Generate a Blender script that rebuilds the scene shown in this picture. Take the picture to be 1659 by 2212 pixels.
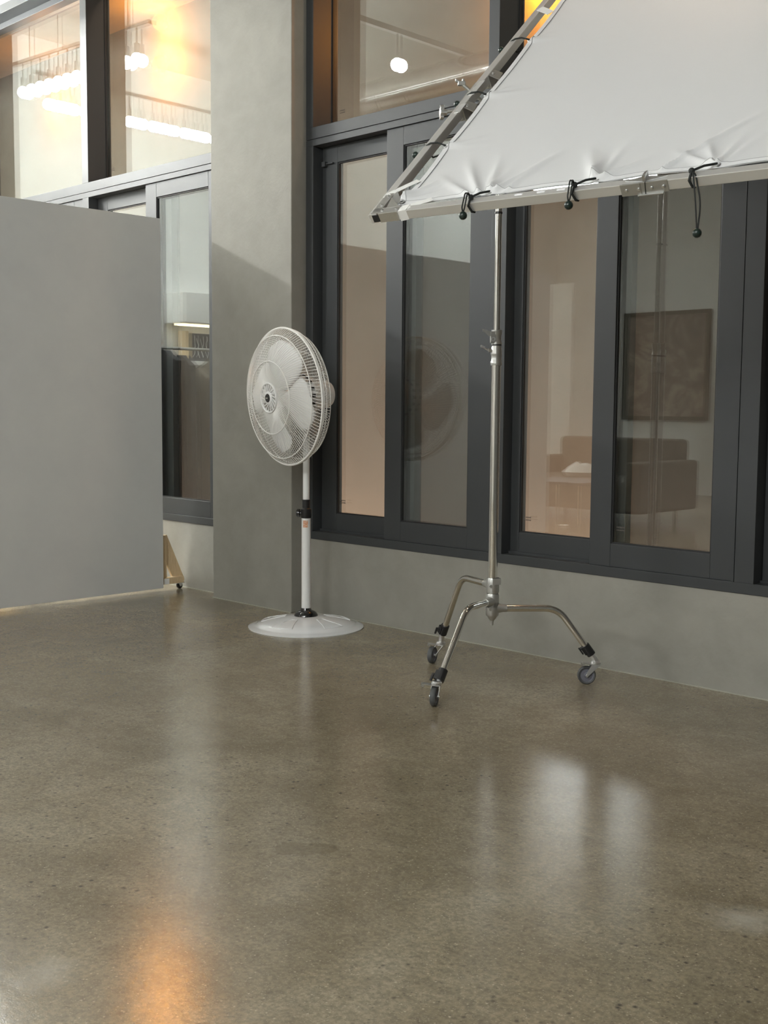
import bpy, bmesh, math, random
import numpy as np
from mathutils import Vector, Matrix
random.seed(7)
for o in list(bpy.data.objects):
    bpy.data.objects.remove(o, do_unlink=True)
S = bpy.context.scene
COL = S.collection
V = Vector
PI = math.pi

# ------------------------------------------------------------------ camera
cd = bpy.data.cameras.new('camera')
cd.sensor_fit = 'VERTICAL'; cd.sensor_height = 24.0; cd.lens = 24.0 * 2504.75 / 2212.0
cd.clip_start = 0.05; cd.clip_end = 100
cam = bpy.data.objects.new('camera', cd); COL.objects.link(cam)
az, pit, roll = math.radians(44.7548), math.radians(5.2039), math.radians(0.4403)
cf = V((-math.sin(az) * math.cos(pit), math.cos(az) * math.cos(pit), -math.sin(pit)))
r0 = V((math.cos(az), math.sin(az), 0)); u0 = r0.cross(cf)
cr = math.cos(roll) * r0 + math.sin(roll) * u0; cu = -math.sin(roll) * r0 + math.cos(roll) * u0
M = Matrix((cr, cu, -cf)).transposed().to_4x4(); M.translation = V((0, -4.094, 1.1))
cam.matrix_world = M
S.camera = cam

# ------------------------------------------------------------------ world, exposure
w = bpy.data.worlds.new('night'); S.world = w; w.use_nodes = True
w.node_tree.nodes['Background'].inputs[0].default_value = (0.05, 0.045, 0.04, 1)
w.node_tree.nodes['Background'].inputs[1].default_value = 0.4
S.view_settings.view_transform = 'Standard'; S.view_settings.look = 'None'
S.view_settings.gamma = 1.0; S.view_settings.use_curve_mapping = False
S.view_settings.exposure = 0.10
BULB = 330.0          # radiance of one LED globe
SOFT_A = 60.0        # radiance of the softbox mirrored in the right window
SOFT_FILL = 17.0  # radiance of the softbox added as fill, out of view
LAMP_W = 30.0        # warm lamps in the alley


def area(name, loc, target, sx, sy, watt, colr):
    d = bpy.data.lights.new(name, 'AREA'); d.shape = 'RECTANGLE'; d.size = sx; d.size_y = sy
    d.energy = watt; d.color = colr
    o = bpy.data.objects.new(name, d); COL.objects.link(o); o.location = loc
    o.rotation_euler = (V(target) - V(loc)).to_track_quat('-Z', 'Y').to_euler()
    return o


def point(name, loc, watt, colr, rad=0.05):
    d = bpy.data.lights.new(name, 'POINT'); d.energy = watt; d.color = colr; d.shadow_soft_size = rad
    o = bpy.data.objects.new(name, d); COL.objects.link(o); o.location = loc
    return o


# street lamps shining on the neighbour's wall
point('alley_lamp', (-7.45, 0.98, 3.62), LAMP_W, (1.0, 0.34, 0.025), 0.06)
point('alley_lamp', (-7.45, 0.98, 3.92), LAMP_W * .5, (1.0, 0.34, 0.025), 0.06)
point('alley_lamp', (-9.05, 0.98, 3.60), LAMP_W * .7, (1.0, 0.34, 0.025), 0.06)
point('alley_lamp', (-3.95, 0.98, 3.35), LAMP_W, (1.0, 0.34, 0.025), 0.06)
for lx_ in (-10.5, -8.0, -5.5, -3.0, -0.5):  # added fill that evenly brightens the neighbour's wall, no lamps known here
    point('alley_fill_light', (lx_, 0.45, 4.6), 190, (1.0, 0.70, 0.50), 0.25)
    point('alley_fill_light', (lx_, 0.40, -1.0), 260, (1.0, 0.70, 0.54), 0.25)


# ------------------------------------------------------------------ materials
def mat(name, col=(.8, .8, .8), rough=.5, metal=0., spec=.5, coat=0., emit=None, estr=0.):
    m = bpy.data.materials.new(name); m.use_nodes = True
    b = m.node_tree.nodes['Principled BSDF']
    b.inputs['Base Color'].default_value = (*col, 1); b.inputs['Roughness'].default_value = rough
    b.inputs['Metallic'].default_value = metal; b.inputs['Specular IOR Level'].default_value = spec
    b.inputs['Coat Weight'].default_value = coat
    if emit:
        b.inputs['Emission Color'].default_value = (*emit, 1); b.inputs['Emission Strength'].default_value = estr
    return m


class NT:
    def __init__(s, m):
        s.t = m.node_tree; s.b = s.t.nodes['Principled BSDF']
        s.co = s.t.nodes.new('ShaderNodeTexCoord').outputs['Object']

    def n(s, ty, **k):
        x = s.t.nodes.new(ty)
        for a, b in k.items(): setattr(x, a, b)
        return x

    def l(s, a, b): s.t.links.new(a, b)

    def noise(s, scale, detail=4, rough=.5, dist=0., vec=None):
        x = s.n('ShaderNodeTexNoise'); x.inputs['Scale'].default_value = scale; x.inputs['Detail'].default_value = detail
        x.inputs['Roughness'].default_value = rough; x.inputs['Distortion'].default_value = dist
        s.l(vec or s.co, x.inputs['Vector']); return x.outputs['Fac']

    def voro(s, scale, feature='F1', vec=None, out='Distance'):
        x = s.n('ShaderNodeTexVoronoi', feature=feature); x.inputs['Scale'].default_value = scale
        s.l(vec or s.co, x.inputs['Vector']); return x.outputs[out]

    def ramp(s, fac, stops):
        x = s.n('ShaderNodeValToRGB'); e = x.color_ramp.elements
        while len(e) < len(stops): e.new(.5)
        for i, (p, c) in enumerate(stops):
            e[i].position = p; e[i].color = (*c, 1) if len(c) == 3 else c
        s.l(fac, x.inputs['Fac']); return x.outputs['Color']

    def mapr(s, fac, a, b, c, d):
        x = s.n('ShaderNodeMapRange'); s.l(fac, x.inputs[0])
        for i, q in enumerate((a, b, c, d)): x.inputs[i + 1].default_value = q
        return x.outputs[0]

    def mix(s, fac, a, b, ty='MIX'):
        x = s.n('ShaderNodeMix', data_type='RGBA', blend_type=ty)
        for v_, i in ((fac, 0), (a, 6), (b, 7)):
            if isinstance(v_, (int, float)): x.inputs[i].default_value = v_
            elif isinstance(v_, tuple): x.inputs[i].default_value = (*v_, 1)
            else: s.l(v_, x.inputs[i])
        return x.outputs[2]

    def math(s, op, a, b=0.):
        x = s.n('ShaderNodeMath', operation=op)
        for v_, i in ((a, 0), (b, 1)):
            if isinstance(v_, (int, float)): x.inputs[i].default_value = v_
            else: s.l(v_, x.inputs[i])
        return x.outputs[0]

    def mapping(s, sc):
        x = s.n('ShaderNodeMapping'); x.inputs['Scale'].default_value = sc; s.l(s.co, x.inputs['Vector']); return x.outputs[0]

    def bump(s, h, strength=.2, dist=.01):
        x = s.n('ShaderNodeBump'); x.inputs['Strength'].default_value = strength; x.inputs['Distance'].default_value = dist
        s.l(h, x.inputs['Height']); s.l(x.outputs[0], s.b.inputs['Normal'])


def plaster(name, a, b, rough=.75, bump=.12):
    m = mat(name, a, rough); t = NT(m)
    n1 = t.noise(1.3, 6, .6, .6); n2 = t.noise(7, 5, .6, .3)
    f = t.math('ADD', t.math('MULTIPLY', n1, .65), t.math('MULTIPLY', n2, .35))
    c = t.ramp(f, [(.36, a), (.64, b)])
    t.l(c, t.b.inputs['Base Color'])
    h = t.math('ADD', t.noise(5, 6, .6, .8), t.math('MULTIPLY', t.noise(60, 3), .25))
    t.bump(h, bump, .02)
    return m


PATCH1, PATCH2, PATCH3 = (-2.11, -2.24), (-1.14, -1.82), (-1.98, -3.02)


def floor_mat():
    m = mat('polished concrete', (.2, .18, .14), .25, spec=.75); t = NT(m)
    big = t.noise(.9, 5, .6, .7); mid = t.noise(4.2, 5, .65, .5); fine = t.noise(90, 3, .6); grit = t.noise(260, 2, .6)
    c = t.ramp(t.math('ADD', t.math('MULTIPLY', big, .55), t.math('MULTIPLY', mid, .45)),
               [(.36, (.200, .165, .104)), (.52, (.295, .250, .170)), (.66, (.38, .335, .245))])
    c = t.mix(t.mapr(fine, .40, .62, 0, .75), c, t.mix(.55, c, (.10, .085, .06)), 'MIX')
    c = t.mix(t.mapr(t.noise(30, 4, .7, .4), .45, .66, 0, .45), c, (.13, .112, .08))
    # fine pale sand grains
    lg = t.mapr(t.voro(95), .0, .30, 1, 0); lsel = t.mapr(t.noise(60, 1), .52, .6, 0, 1)
    c = t.mix(t.math('MULTIPLY', t.math('MULTIPLY', lg, lsel), .9), c, (.55, .49, .36))
    lg2 = t.mapr(t.voro(160), .0, .25, 1, 0)
    c = t.mix(t.math('MULTIPLY', lg2, .5), c, (.60, .55, .43))
    # dark stones, thicker in some areas
    zone = t.mapr(t.noise(1.1, 3, .5, .4), .42, .62, .25, 1.0)
    dk = t.mapr(t.voro(34), .08, .24, 1, 0); dsel = t.mapr(t.noise(22, 1), .48, .52, 0, 1)
    c = t.mix(t.math('MULTIPLY', t.math('MULTIPLY', dk, dsel), t.math('MULTIPLY', zone, .9)), c, (.065, .06, .05))
    dk2 = t.mapr(t.voro(75), .05, .25, 1, 0); dsel2 = t.mapr(t.noise(48, 1), .47, .53, 0, 1)
    c = t.mix(t.math('MULTIPLY', t.math('MULTIPLY', dk2, dsel2), t.math('MULTIPLY', zone, .85)), c, (.08, .07, .055))
    # a few chalky scuffs
    sc = t.mapr(t.noise(2.7, 7, .72, 1.2), .67, .76, 0, .45)
    c = t.mix(sc, c, (.42, .40, .34))
    # a darker oval repair patch and two chalky rubbed places
    def spot(x, y, rx, ry, ang, soft):
        mp_ = t.n('ShaderNodeMapping'); mp_.inputs['Location'].default_value = (0, 0, 0)
        ad = t.n('ShaderNodeVectorMath', operation='SUBTRACT'); t.l(t.co, ad.inputs[0]); ad.inputs[1].default_value = (x, y, 0)
        ro = t.n('ShaderNodeVectorRotate', rotation_type='Z_AXIS'); ro.inputs['Angle'].default_value = -math.radians(ang); t.l(ad.outputs[0], ro.inputs['Vector'])
        dv = t.n('ShaderNodeVectorMath', operation='MULTIPLY'); dv.inputs[1].default_value = (1 / rx, 1 / ry, 0); t.l(ro.outputs[0], dv.inputs[0])
        ln = t.n('ShaderNodeVectorMath', operation='LENGTH'); t.l(dv.outputs[0], ln.inputs[0])
        wob = t.math('ADD', ln.outputs['Value'], t.mapr(t.noise(18, 4, .6), .3, .7, -.25, .25))
        return t.mapr(wob, 1 - soft, 1, 1, 0)
    c = t.mix(t.math('MULTIPLY', spot(PATCH1[0], PATCH1[1], .085, .045, 45, .12), .40), c, (.12, .10, .06))
    c = t.mix(t.math('MULTIPLY', spot(PATCH2[0], PATCH2[1], .11, .08, 45, .9), .5), c, (.50, .48, .42))
    c = t.mix(t.math('MULTIPLY', spot(PATCH3[0], PATCH3[1], .07, .09, 20, .9), .4), c, (.50, .48, .42))
    t.l(c, t.b.inputs['Base Color'])
    rg = t.mapr(t.math('ADD', t.math('MULTIPLY', big, .5), t.math('MULTIPLY', fine, .5)), .3, .7, .12, .22)
    t.l(rg, t.b.inputs['Roughness'])
    h = t.math('ADD', t.math('MULTIPLY', t.noise(38, 4, .6), .8), t.math('MULTIPLY', grit, .35))
    t.bump(h, .11, .004)
    return m


def wood_mat():
    m = mat('pine', (.62, .45, .25), .6); t = NT(m)
    n = t.noise(6, 5, .6, 1.5, t.mapping((14, 14, 1.5)))
    t.l(t.ramp(n, [(.3, (.58, .43, .25)), (.7, (.74, .58, .37))]), t.b.inputs['Base Color'])
    return m


def glass_mat():
    m = bpy.data.materials.new('window glass'); m.use_nodes = True; nt = m.node_tree
    for n in list(nt.nodes): nt.nodes.remove(n)
    out = nt.nodes.new('ShaderNodeOutputMaterial'); mx = nt.nodes.new('ShaderNodeMixShader')
    tr = nt.nodes.new('ShaderNodeBsdfTransparent'); gl = nt.nodes.new('ShaderNodeBsdfGlossy')
    tr.inputs[0].default_value = (.93, .955, .94, 1); gl.inputs['Roughness'].default_value = 0.0
    gl.inputs[0].default_value = (.96, 1, .99, 1)
    fr = nt.nodes.new('ShaderNodeFresnel'); IOR = 1.95
    # the Fresnel node inverts the index on back faces; feed the inverse there so both faces of the pane mirror alike
    geo = nt.nodes.new('ShaderNodeNewGeometry'); mr = nt.nodes.new('ShaderNodeMapRange')
    mr.inputs[3].default_value = IOR; mr.inputs[4].default_value = 1 / IOR
    nt.links.new(geo.outputs['Backfacing'], mr.inputs[0]); nt.links.new(mr.outputs[0], fr.inputs[0])
    nt.links.new(fr.outputs[0], mx.inputs[0]); nt.links.new(tr.outputs[0], mx.inputs[1]); nt.links.new(gl.outputs[0], mx.inputs[2])
    nt.links.new(mx.outputs[0], out.inputs[0])
    return m


def screen_mat():
    m = bpy.data.materials.new('insect mesh'); m.use_nodes = True; nt = m.node_tree
    for n in list(nt.nodes): nt.nodes.remove(n)
    out = nt.nodes.new('ShaderNodeOutputMaterial'); mx = nt.nodes.new('ShaderNodeMixShader')
    tr = nt.nodes.new('ShaderNodeBsdfTransparent'); df = nt.nodes.new('ShaderNodeBsdfDiffuse')
    df.inputs[0].default_value = (.10, .10, .10, 1); mx.inputs[0].default_value = .55
    nt.links.new(tr.outputs[0], mx.inputs[1]); nt.links.new(df.outputs[0], mx.inputs[2]); nt.links.new(mx.outputs[0], out.inputs[0])
    return m


def fabric_mat():
    m = mat('white silk cloth', (.67, .675, .68), .55, spec=.3); t = NT(m)
    t.b.inputs['Sheen Weight'].default_value = .15
    n = t.noise(400, 2, .5)
    t.bump(t.math('ADD', n, t.math('MULTIPLY', t.noise(14, 5, .6, .8), 1.5)), .06, .01)
    return m


def sticker_mat():
    m = mat('warning sticker', (.75, .68, .55), .5); t = NT(m)
    n = t.noise(1, 2, .5, 0, t.mapping((260, 260, 420)))
    t.l(t.ramp(n, [(.46, (.72, .64, .50)), (.50, (.70, .22, .10)), (.60, (.66, .30, .16))]), t.b.inputs['Base Color'])
    return m


M_floor = floor_mat()
M_wall = plaster('grey microcement', (.236, .227, .200), (.306, .294, .259))
M_panel = plaster('grey painted board', (.60, .605, .60), (.65, .655, .64), .6, .05)
M_dim = plaster('dark grey wall', (.11, .11, .105), (.15, .15, .14), .8, .04)
M_white = plaster('white painted wall', (.62, .62, .60), (.69, .69, .67), .7, .04)
M_ceil = plaster('painted ceiling', (.40, .39, .36), (.47, .46, .42), .8, .1)
M_alley = plaster('neighbour render', (.150, .130, .108), (.180, .158, .132), .85, .1)
M_frame = mat('anthracite aluminium', (.042, .045, .047), .46, spec=.38)
M_rubber = mat('black gasket', (.012, .012, .013), .6)
M_glass = glass_mat(); M_screen = screen_mat(); M_fabric = fabric_mat()
M_hem = mat('white hem tape', (.74, .745, .75), .6)
M_seam_shade = mat('grey hem shade line', (.36, .36, .36), .8)
M_strap = mat('white elastic strap', (.84, .84, .82), .7)
M_alu = mat('brushed aluminium', (.82, .82, .81), .38, metal=.7)
M_zinc = mat('zinc plated steel', (.74, .75, .76), .30, metal=.95)
M_cast = mat('cast grey metal', (.50, .50, .48), .42, metal=.85)
M_chrome = mat('chrome', (.80, .79, .76), .07, metal=1.)
M_black = mat('black plastic', (.016, .016, .017), .35)
M_shine = mat('glossy black plastic', (.008, .008, .009), .08, spec=.6, coat=.6)
M_cord = mat('black elastic cord', (.010, .012, .011), .7)
M_ballm = mat('dark green plastic ball', (.010, .022, .018), .28)
M_fan = mat('white plastic', (.80, .80, .79), .35)
M_fanw = mat('white coated wire', (.84, .83, .80), .35)
M_base = mat('white enamel', (.82, .83, .84), .12, coat=.8)
M_tyre = mat('grey rubber tyre', (.075, .078, .080), .5)
M_hub = mat('grey plastic wheel hub', (.15, .15, .18), .45)
M_wood = wood_mat(); M_stick = sticker_mat()
M_bulb = mat('glowing globe', (1, 1, 1), .4, emit=(.975, 1.0, .985), estr=BULB)
M_bulbw = mat('glowing warm globe', (1, 1, 1), .4, emit=(1.0, .93, .75), estr=BULB)
M_bulbn = mat('glowing globe near window', (1, 1, 1), .4, emit=(.975, 1.0, .985), estr=BULB * .20)
M_bulbs = mat('glowing bright globe', (1, 1, 1), .4, emit=(.975, 1.0, .985), estr=BULB * 1.35)
M_pipe = mat('galvanised duct', (.62, .62, .62), .15, metal=1.)
M_dark = mat('dark fabric', (.020, .020, .022), .9)
M_sofa = mat('brown upholstery', (.095, .080, .058), .85)
M_pink = mat('pink fabric', (.55, .33, .28), .9)
M_strip = mat('warm shelf light', (1, .9, .7), .5, emit=(1, .83, .55), estr=9)
M_slate = mat('slate print', (.05, .05, .055), .6)
M_seal = mat('pale floor sealant', (.34, .33, .28), .7)
M_ink = mat('grey ink', (.10, .09, .08), .7)


# ------------------------------------------------------------------ mesh helpers
class MB:
    def __init__(s): s.bm = bmesh.new()

    def quad(s, pts):
        vs = [s.bm.verts.new(p) for p in pts]
        try: return s.bm.faces.new(vs)
        except ValueError: return None

    def hexa(s, P):       # 8 points: bottom 4 ccw, top 4 ccw
        v = [s.bm.verts.new(p) for p in P]
        for f in ((3, 2, 1, 0), (4, 5, 6, 7), (0, 1, 5, 4), (1, 2, 6, 5), (2, 3, 7, 6), (3, 0, 4, 7)):
            s.bm.faces.new([v[i] for i in f])
        return s

    def box(s, x0, x1, y0, y1, z0, z1):
        return s.hexa([(x0, y0, z0), (x1, y0, z0), (x1, y1, z0), (x0, y1, z0), (x0, y0, z1), (x1, y0, z1), (x1, y1, z1), (x0, y1, z1)])

    def obox(s, c, ax, ay, az_, hx, hy, hz):
        c, ax, ay, az_ = V(c), V(ax).normalized(), V(ay).normalized(), V(az_).normalized()
        P = [c + ax * (hx * i) + ay * (hy * j) + az_ * (hz * k) for k in (-1, 1) for i, j in ((-1, -1), (1, -1), (1, 1), (-1, 1))]
        return s.hexa(P)

    def beam(s, a, b, wx, wy, up=(0, 0, 1)):
        a, b = V(a), V(b); d = (b - a).normalized(); sx = d.cross(V(up)).normalized(); sy = sx.cross(d)
        return s.obox((a + b) / 2, sx, sy, d, wx / 2, wy / 2, (b - a).length / 2)

    def prism(s, pts, off):
        off = V(off); n = len(pts)
        a = [s.bm.verts.new(p) for p in pts]; b = [s.bm.verts.new(V(p) + off) for p in pts]
        s.bm.faces.new(a[::-1]); s.bm.faces.new(b)
        for i in range(n): s.bm.faces.new((a[i], a[(i + 1) % n], b[(i + 1) % n], b[i]))
        return s

    def tube(s, pts, r, seg=12, closed=False, cap=True):
        pts = [V(p) for p in pts]; n = len(pts)
        rr = r if isinstance(r, (list, tuple)) else [r] * n
        rings = []; prev = None
        for i, p in enumerate(pts):
            if closed: t = pts[(i + 1) % n] - pts[i - 1]
            else: t = pts[min(i + 1, n - 1)] - pts[max(i - 1, 0)]
            t.normalize()
            if prev is None:
                a = V((0, 0, 1)) if abs(t.z) < .9 else V((1, 0, 0)); x = t.cross(a).normalized()
            else:
                x = (prev - t * prev.dot(t)).normalized()
            prev = x; y = t.cross(x)
            rings.append([s.bm.verts.new(p + (x * math.cos(2 * PI * k / seg) + y * math.sin(2 * PI * k / seg)) * rr[i]) for k in range(seg)])
        m = n if closed else n - 1
        for i in range(m):
            A, B = rings[i], rings[(i + 1) % n]
            for k in range(seg): s.bm.faces.new((A[k], A[(k + 1) % seg], B[(k + 1) % seg], B[k]))
        if not closed and cap:
            s.bm.faces.new(rings[0][::-1]); s.bm.faces.new(rings[-1])
        return s

    def cyl(s, a, b, r, seg=16, r2=None): return s.tube([a, b], [r, r if r2 is None else r2], seg)

    def lathe(s, o, axis, prof, seg=32, xdir=None):   # prof: (radius, distance along the axis)
        o, axis = V(o), V(axis).normalized()
        x = (V(xdir) if xdir else (V((0, 0, 1)) if abs(axis.z) < .9 else V((1, 0, 0)))); x = (x - axis * x.dot(axis)).normalized(); y = axis.cross(x)
        rings = []
        for r, h in prof:
            if r < 1e-6: rings.append([s.bm.verts.new(o + axis * h)])
            else: rings.append([s.bm.verts.new(o + axis * h + (x * math.cos(2 * PI * k / seg) + y * math.sin(2 * PI * k / seg)) * r) for k in range(seg)])
        for A, B in zip(rings, rings[1:]):
            for k in range(seg):
                q = [A[k % len(A)], A[(k + 1) % len(A)], B[(k + 1) % len(B)], B[k % len(B)]]
                u_ = []
                for v_ in q:
                    if v_ not in u_: u_.append(v_)
                if len(u_) > 2: s.bm.faces.new(u_)
        return s

    def ball(s, c, r, seg=16): return s.lathe(c, (0, 0, 1), [(0 if k in (0, seg // 2) else r * math.sin(PI * k / (seg // 2)), -r * math.cos(PI * k / (seg // 2))) for k in range(seg // 2 + 1)], seg)


def build(name, mb, m, parent=None, smooth=False, bevel=0., kind=None, label=None):
    bm = mb.bm if isinstance(mb, MB) else mb
    bmesh.ops.recalc_face_normals(bm, faces=bm.faces)
    base = V((0, 0, 0))
    if parent is not None:
        p = parent
        while p is not None: base += p.location; p = p.parent
    me = bpy.data.meshes.new(name)
    if parent is not None:
        bmesh.ops.translate(bm, verts=bm.verts, vec=-base)
    bm.to_mesh(me); bm.free()
    me.materials.append(m)
    if smooth:
        me.shade_smooth()
        try: me.set_sharp_from_angle(angle=math.radians(38))
        except Exception: pass
    o = bpy.data.objects.new(name, me); COL.objects.link(o); o.parent = parent
    if bevel:
        b = o.modifiers.new('bevel', 'BEVEL'); b.width = bevel; b.segments = 2; b.limit_method = 'ANGLE'; b.angle_limit = math.radians(40)
    if kind: o['kind'] = kind
    if label: o['label'] = label
    return o


def thing(name, label, cat, loc=(0, 0, 0), group=None, kind=None):
    o = bpy.data.objects.new(name, None); COL.objects.link(o); o.location = loc; o.empty_display_size = .1
    if kind: o['kind'] = kind
    else:
        o['label'] = label; o['category'] = cat
        if group: o['group'] = group
    return o


def tag(o, label, cat, group=None):
    o['label'] = label; o['category'] = cat
    if group: o['group'] = group
    return o


def bend(pts, rad, n=6):
    """polyline with its inner corners rounded"""
    pts = [V(p) for p in pts]; out = [pts[0]]
    for a, b, c in zip(pts, pts[1:], pts[2:]):
        d1 = (a - b); d2 = (c - b); r = min(rad, d1.length * .49, d2.length * .49)
        p, q = b + d1.normalized() * r, b + d2.normalized() * r
        for k in range(n + 1):
            t = k / n; out.append(p * (1 - t) ** 2 + b * 2 * t * (1 - t) + q * t * t)
    out.append(pts[-1]); return out


# ================================================================== SETTING
CH = 4.42
XL, XR, YB = -9.95, 2.2, -9.2
SILL = .395
build('floor', MB().box(XL - .2, XR + .2, YB - .2, .22, -.2, 0), M_floor, kind='structure')
build('ceiling', MB().box(XL - .2, XR + .2, YB - .2, .22, CH, CH + .2), M_ceil, kind='structure')
build('wall_left', MB().box(XL - .2, XL, YB - .2, .22, 0, CH), M_white, kind='structure')
build('wall_right', MB().box(XR, XR + .2, YB - .2, .22, 0, CH), M_dim, kind='structure')
build('wall_back', MB().box(XL, XR, YB - .2, YB, 0, CH), M_white, kind='structure')
build('wall_front', MB().box(XL, XR, 0, .22, 0, SILL).box(XL, XR, 0, .22, 3.90, CH), M_wall, kind='structure')
build('column', MB().box(-5.331, -4.646, -.104, .22, 0, CH), M_wall, kind='structure', bevel=.004)
# pale bead of sealant where wall meets floor
build('baseboard_front', MB().box(XL, -5.331, -.006, 0, 0, .004).box(-5.331, -4.646, -.110, -.104, 0, .004).box(-4.646, XR, -.006, 0, 0, .004), M_seal, kind='structure')
# neighbour's wall across a narrow alley, its soffit and the alley floor
build('neighbour_wall', MB().box(-16, 6, 1.10, 1.4, -1.2, 6.2), M_alley, kind='structure')
build('neighbour_soffit', MB().box(-16, 6, .55, 1.10, 4.02, 4.16), M_alley, kind='structure')
build('alley_floor', MB().box(-16, 6, .22, 1.10, -1.4, -1.2), M_alley, kind='structure')
build('alley_end', MB().box(-16, -15.8, .22, 1.10, -1.2, 6.2), M_alley, kind='structure')

FY0, FY1 = -.005, .17     # window frames front and back


def ring(mb, x0, x1, z0, z1, y0, y1, wl, wr, wb, wt):
    """rectangular frame made of four bars"""
    mb.box(x0, x0 + wl, y0, y1, z0, z1).box(x1 - wr, x1, y0, y1, z0, z1)
    mb.box(x0 + wl, x1 - wr, y0, y1, z0, z0 + wb).box(x0 + wl, x1 - wr, y0, y1, z1 - wt, z1)
    return mb


def sash(win, x0, x1, y0, wl, wr, stamp=False, handle=False):
    z0, z1 = .437, 2.436
    s_ = build('sash', ring(MB(), x0, x1, z0, z1, y0, y0 + .042, wl, wr, .098, .088), M_frame, win, bevel=.002)
    gx0, gx1, gz0, gz1 = x0 + wl, x1 - wr, z0 + .098, z1 - .088
    g = MB(); ring(g, gx0 - .001, gx1 + .001, gz0 - .001, gz1 + .001, y0 + .006, y0 + .016, .007, .007, .007, .007)
    build('gasket', g, M_rubber, s_)
    build('glass_pane', MB().box(gx0, gx1, y0 + .012, y0 + .034, gz0, gz1), M_glass, s_)
    if stamp: add_stamp(s_, gx0 + .022, y0 + .0115, gz0 + .055)
    return s_


def add_stamp(par, x, y, z):
    mb = MB()
    for r_ in range(2):
        for k in range(5):
            mb.box(x + k * .008, x + k * .008 + .0055, y - .0005, y, z + r_ * .012, z + r_ * .012 + .006)
    build('maker_stamp', mb, M_ink, par)


def upper_pane(win, x0, x1, stamp=True):
    zb, zt = 2.531, 3.90
    p = build('glass_pane', MB().box(x0, x1, .14, .162, zb + .005, 3.84), M_glass, win)
    g = MB(); ring(g, x0, x1, zb + .003, 3.842, .128, .1395, .006, .006, .006, .006)
    build('gasket', g, M_rubber, win)
    if stamp: add_stamp(win, x0 + .05, .139, zb + .085)


def unit(win, A, B, post_l, xr_l, fs_l, fs_gl, fs_gr, fs_r, stamp=(True, False), rear_r=None, rear_wl=None):
    """one sliding unit between posts: rear leaf at left, front leaf at right, insect screen behind the right"""
    rr = fs_l + .125 if rear_r is None else rear_r
    wl = .115 if rear_wl is None else rear_wl
    sash(win, xr_l, rr, .060, wl, .17, stamp[0])
    sash(win, fs_l, fs_r, .004, fs_gl - fs_l, fs_r - fs_gr, stamp[1])
    sc = build('insect_screen', MB().box(rr - .02, fs_r - .02, .128, .130, .48, 2.40), M_screen, win)
    build('screen_frame', ring(MB(), rr - .060, fs_r, .45, 2.43, .120, .138, .035, .035, .035, .035), M_frame, sc)


# ---- window_2: right of the column
w2 = thing('window_2', None, None, (-4.646, 0, SILL), kind='structure')
posts2 = [(-4.635, -4.590), (-3.388, -3.303), (-2.155, -2.075), (-.93, -.85), (.30, .38)]
mb = MB()
mb.box(-4.646, XR, FY0, FY1, SILL, .437)                      # bottom member
mb.box(-4.646, XR, FY0, FY1, 2.436, 2.4685).box(-4.646, XR, FY0, FY1, 2.4715, 2.531)   # transom in two profiles
mb.box(-4.646, XR, FY0 + .004, FY1, 2.4685, 2.4715)
build('transom_frame', mb, M_frame, w2, bevel=.0015)
for i, (a, b) in enumerate(posts2):
    build('post', MB().box(a if i else -4.646, b, FY0, FY1, .437, 2.436), M_frame, w2, bevel=.0015)
build('post', MB().box(-2.165, -2.157, FY0 - .001, .05, .437, 2.436), M_frame, w2)
mull2 = [(-4.646, -4.592), (-3.421, -3.361), (-2.15, -2.09), (-.92, -.86), (.31, .37)]
for a, b in mull2:
    build('mullion', MB().box(a, b, FY0, FY1, 2.531, 3.84), M_frame, w2, bevel=.0015)
build('head_frame', MB().box(-4.646, XR, FY0, FY1, 3.84, 3.90).box(-4.646, XR, .10, FY1, 3.80, 3.84), M_frame, w2, bevel=.0015)
for (a, b), (c, d) in zip(mull2, mull2[1:]):
    upper_pane(w2, b, c)
# tracks in the bottom member
build('track', MB().box(-4.60, XR, .047, .052, .437, .447).box(-4.60, XR, .106, .111, .437, .447), M_frame, w2)
unit(w2, -4.635, -3.388, None, -4.588, -4.062, -3.950, -3.520, -3.390, (True, False), rear_r=-3.912, rear_wl=.113)
unit(w2, -3.303, -2.165, None, -3.345, -2.831, -2.726, -2.264, -2.166, (True, True), rear_r=-2.692, rear_wl=.090)
unit(w2, -2.075, -.93, None, -2.073, -1.55, -1.44, -1.03, -.932, (True, False))
unit(w2, -.85, .30, None, -.848, -.33, -.22, .20, .298, (True, False))
# little latch stop on the rear leaf's head
build('latch_stop', MB().box(-4.575, -4.55, .040, .060, 2.335, 2.36).box(-4.55, -4.50, .048, .060, 2.345, 2.352), M_frame, w2)

# ---- window_1: left of the column
w1 = thing('window_1', None, None, (-8.3, 0, SILL), kind='structure')
mb = MB()
mb.box(XL, -5.331, FY0, FY1, SILL, .437).box(XL, -5.331, FY0, FY1, 2.436, 2.4685).box(XL, -5.331, FY0, FY1, 2.4715, 2.531)
mb.box(XL, -5.331, FY0 + .004, FY1, 2.4685, 2.4715)
build('transom_frame', mb, M_frame, w1, bevel=.0015)
for a, b in ((-6.85, -6.775), (-8.37, -8.295), (-9.95, -9.88)):
    build('post', MB().box(a, b, FY0, FY1, .437, 2.436), M_frame, w1, bevel=.0015)
    build('mullion', MB().box(a, b, FY0, FY1, 2.531, 3.84), M_frame, w1, bevel=.0015)
build('mullion', MB().box(-5.39, -5.331, FY0, FY1, 2.531, 3.84), M_frame, w1, bevel=.0015)
build('post', MB().box(-5.39, -5.331, FY0, FY1, .437, 2.436), M_frame, w1, bevel=.0015)
build('head_frame', MB().box(XL, -5.331, FY0, FY1, 3.84, 3.90).box(XL, -5.331, .10, FY1, 3.80, 3.84), M_frame, w1, bevel=.0015)
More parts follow.
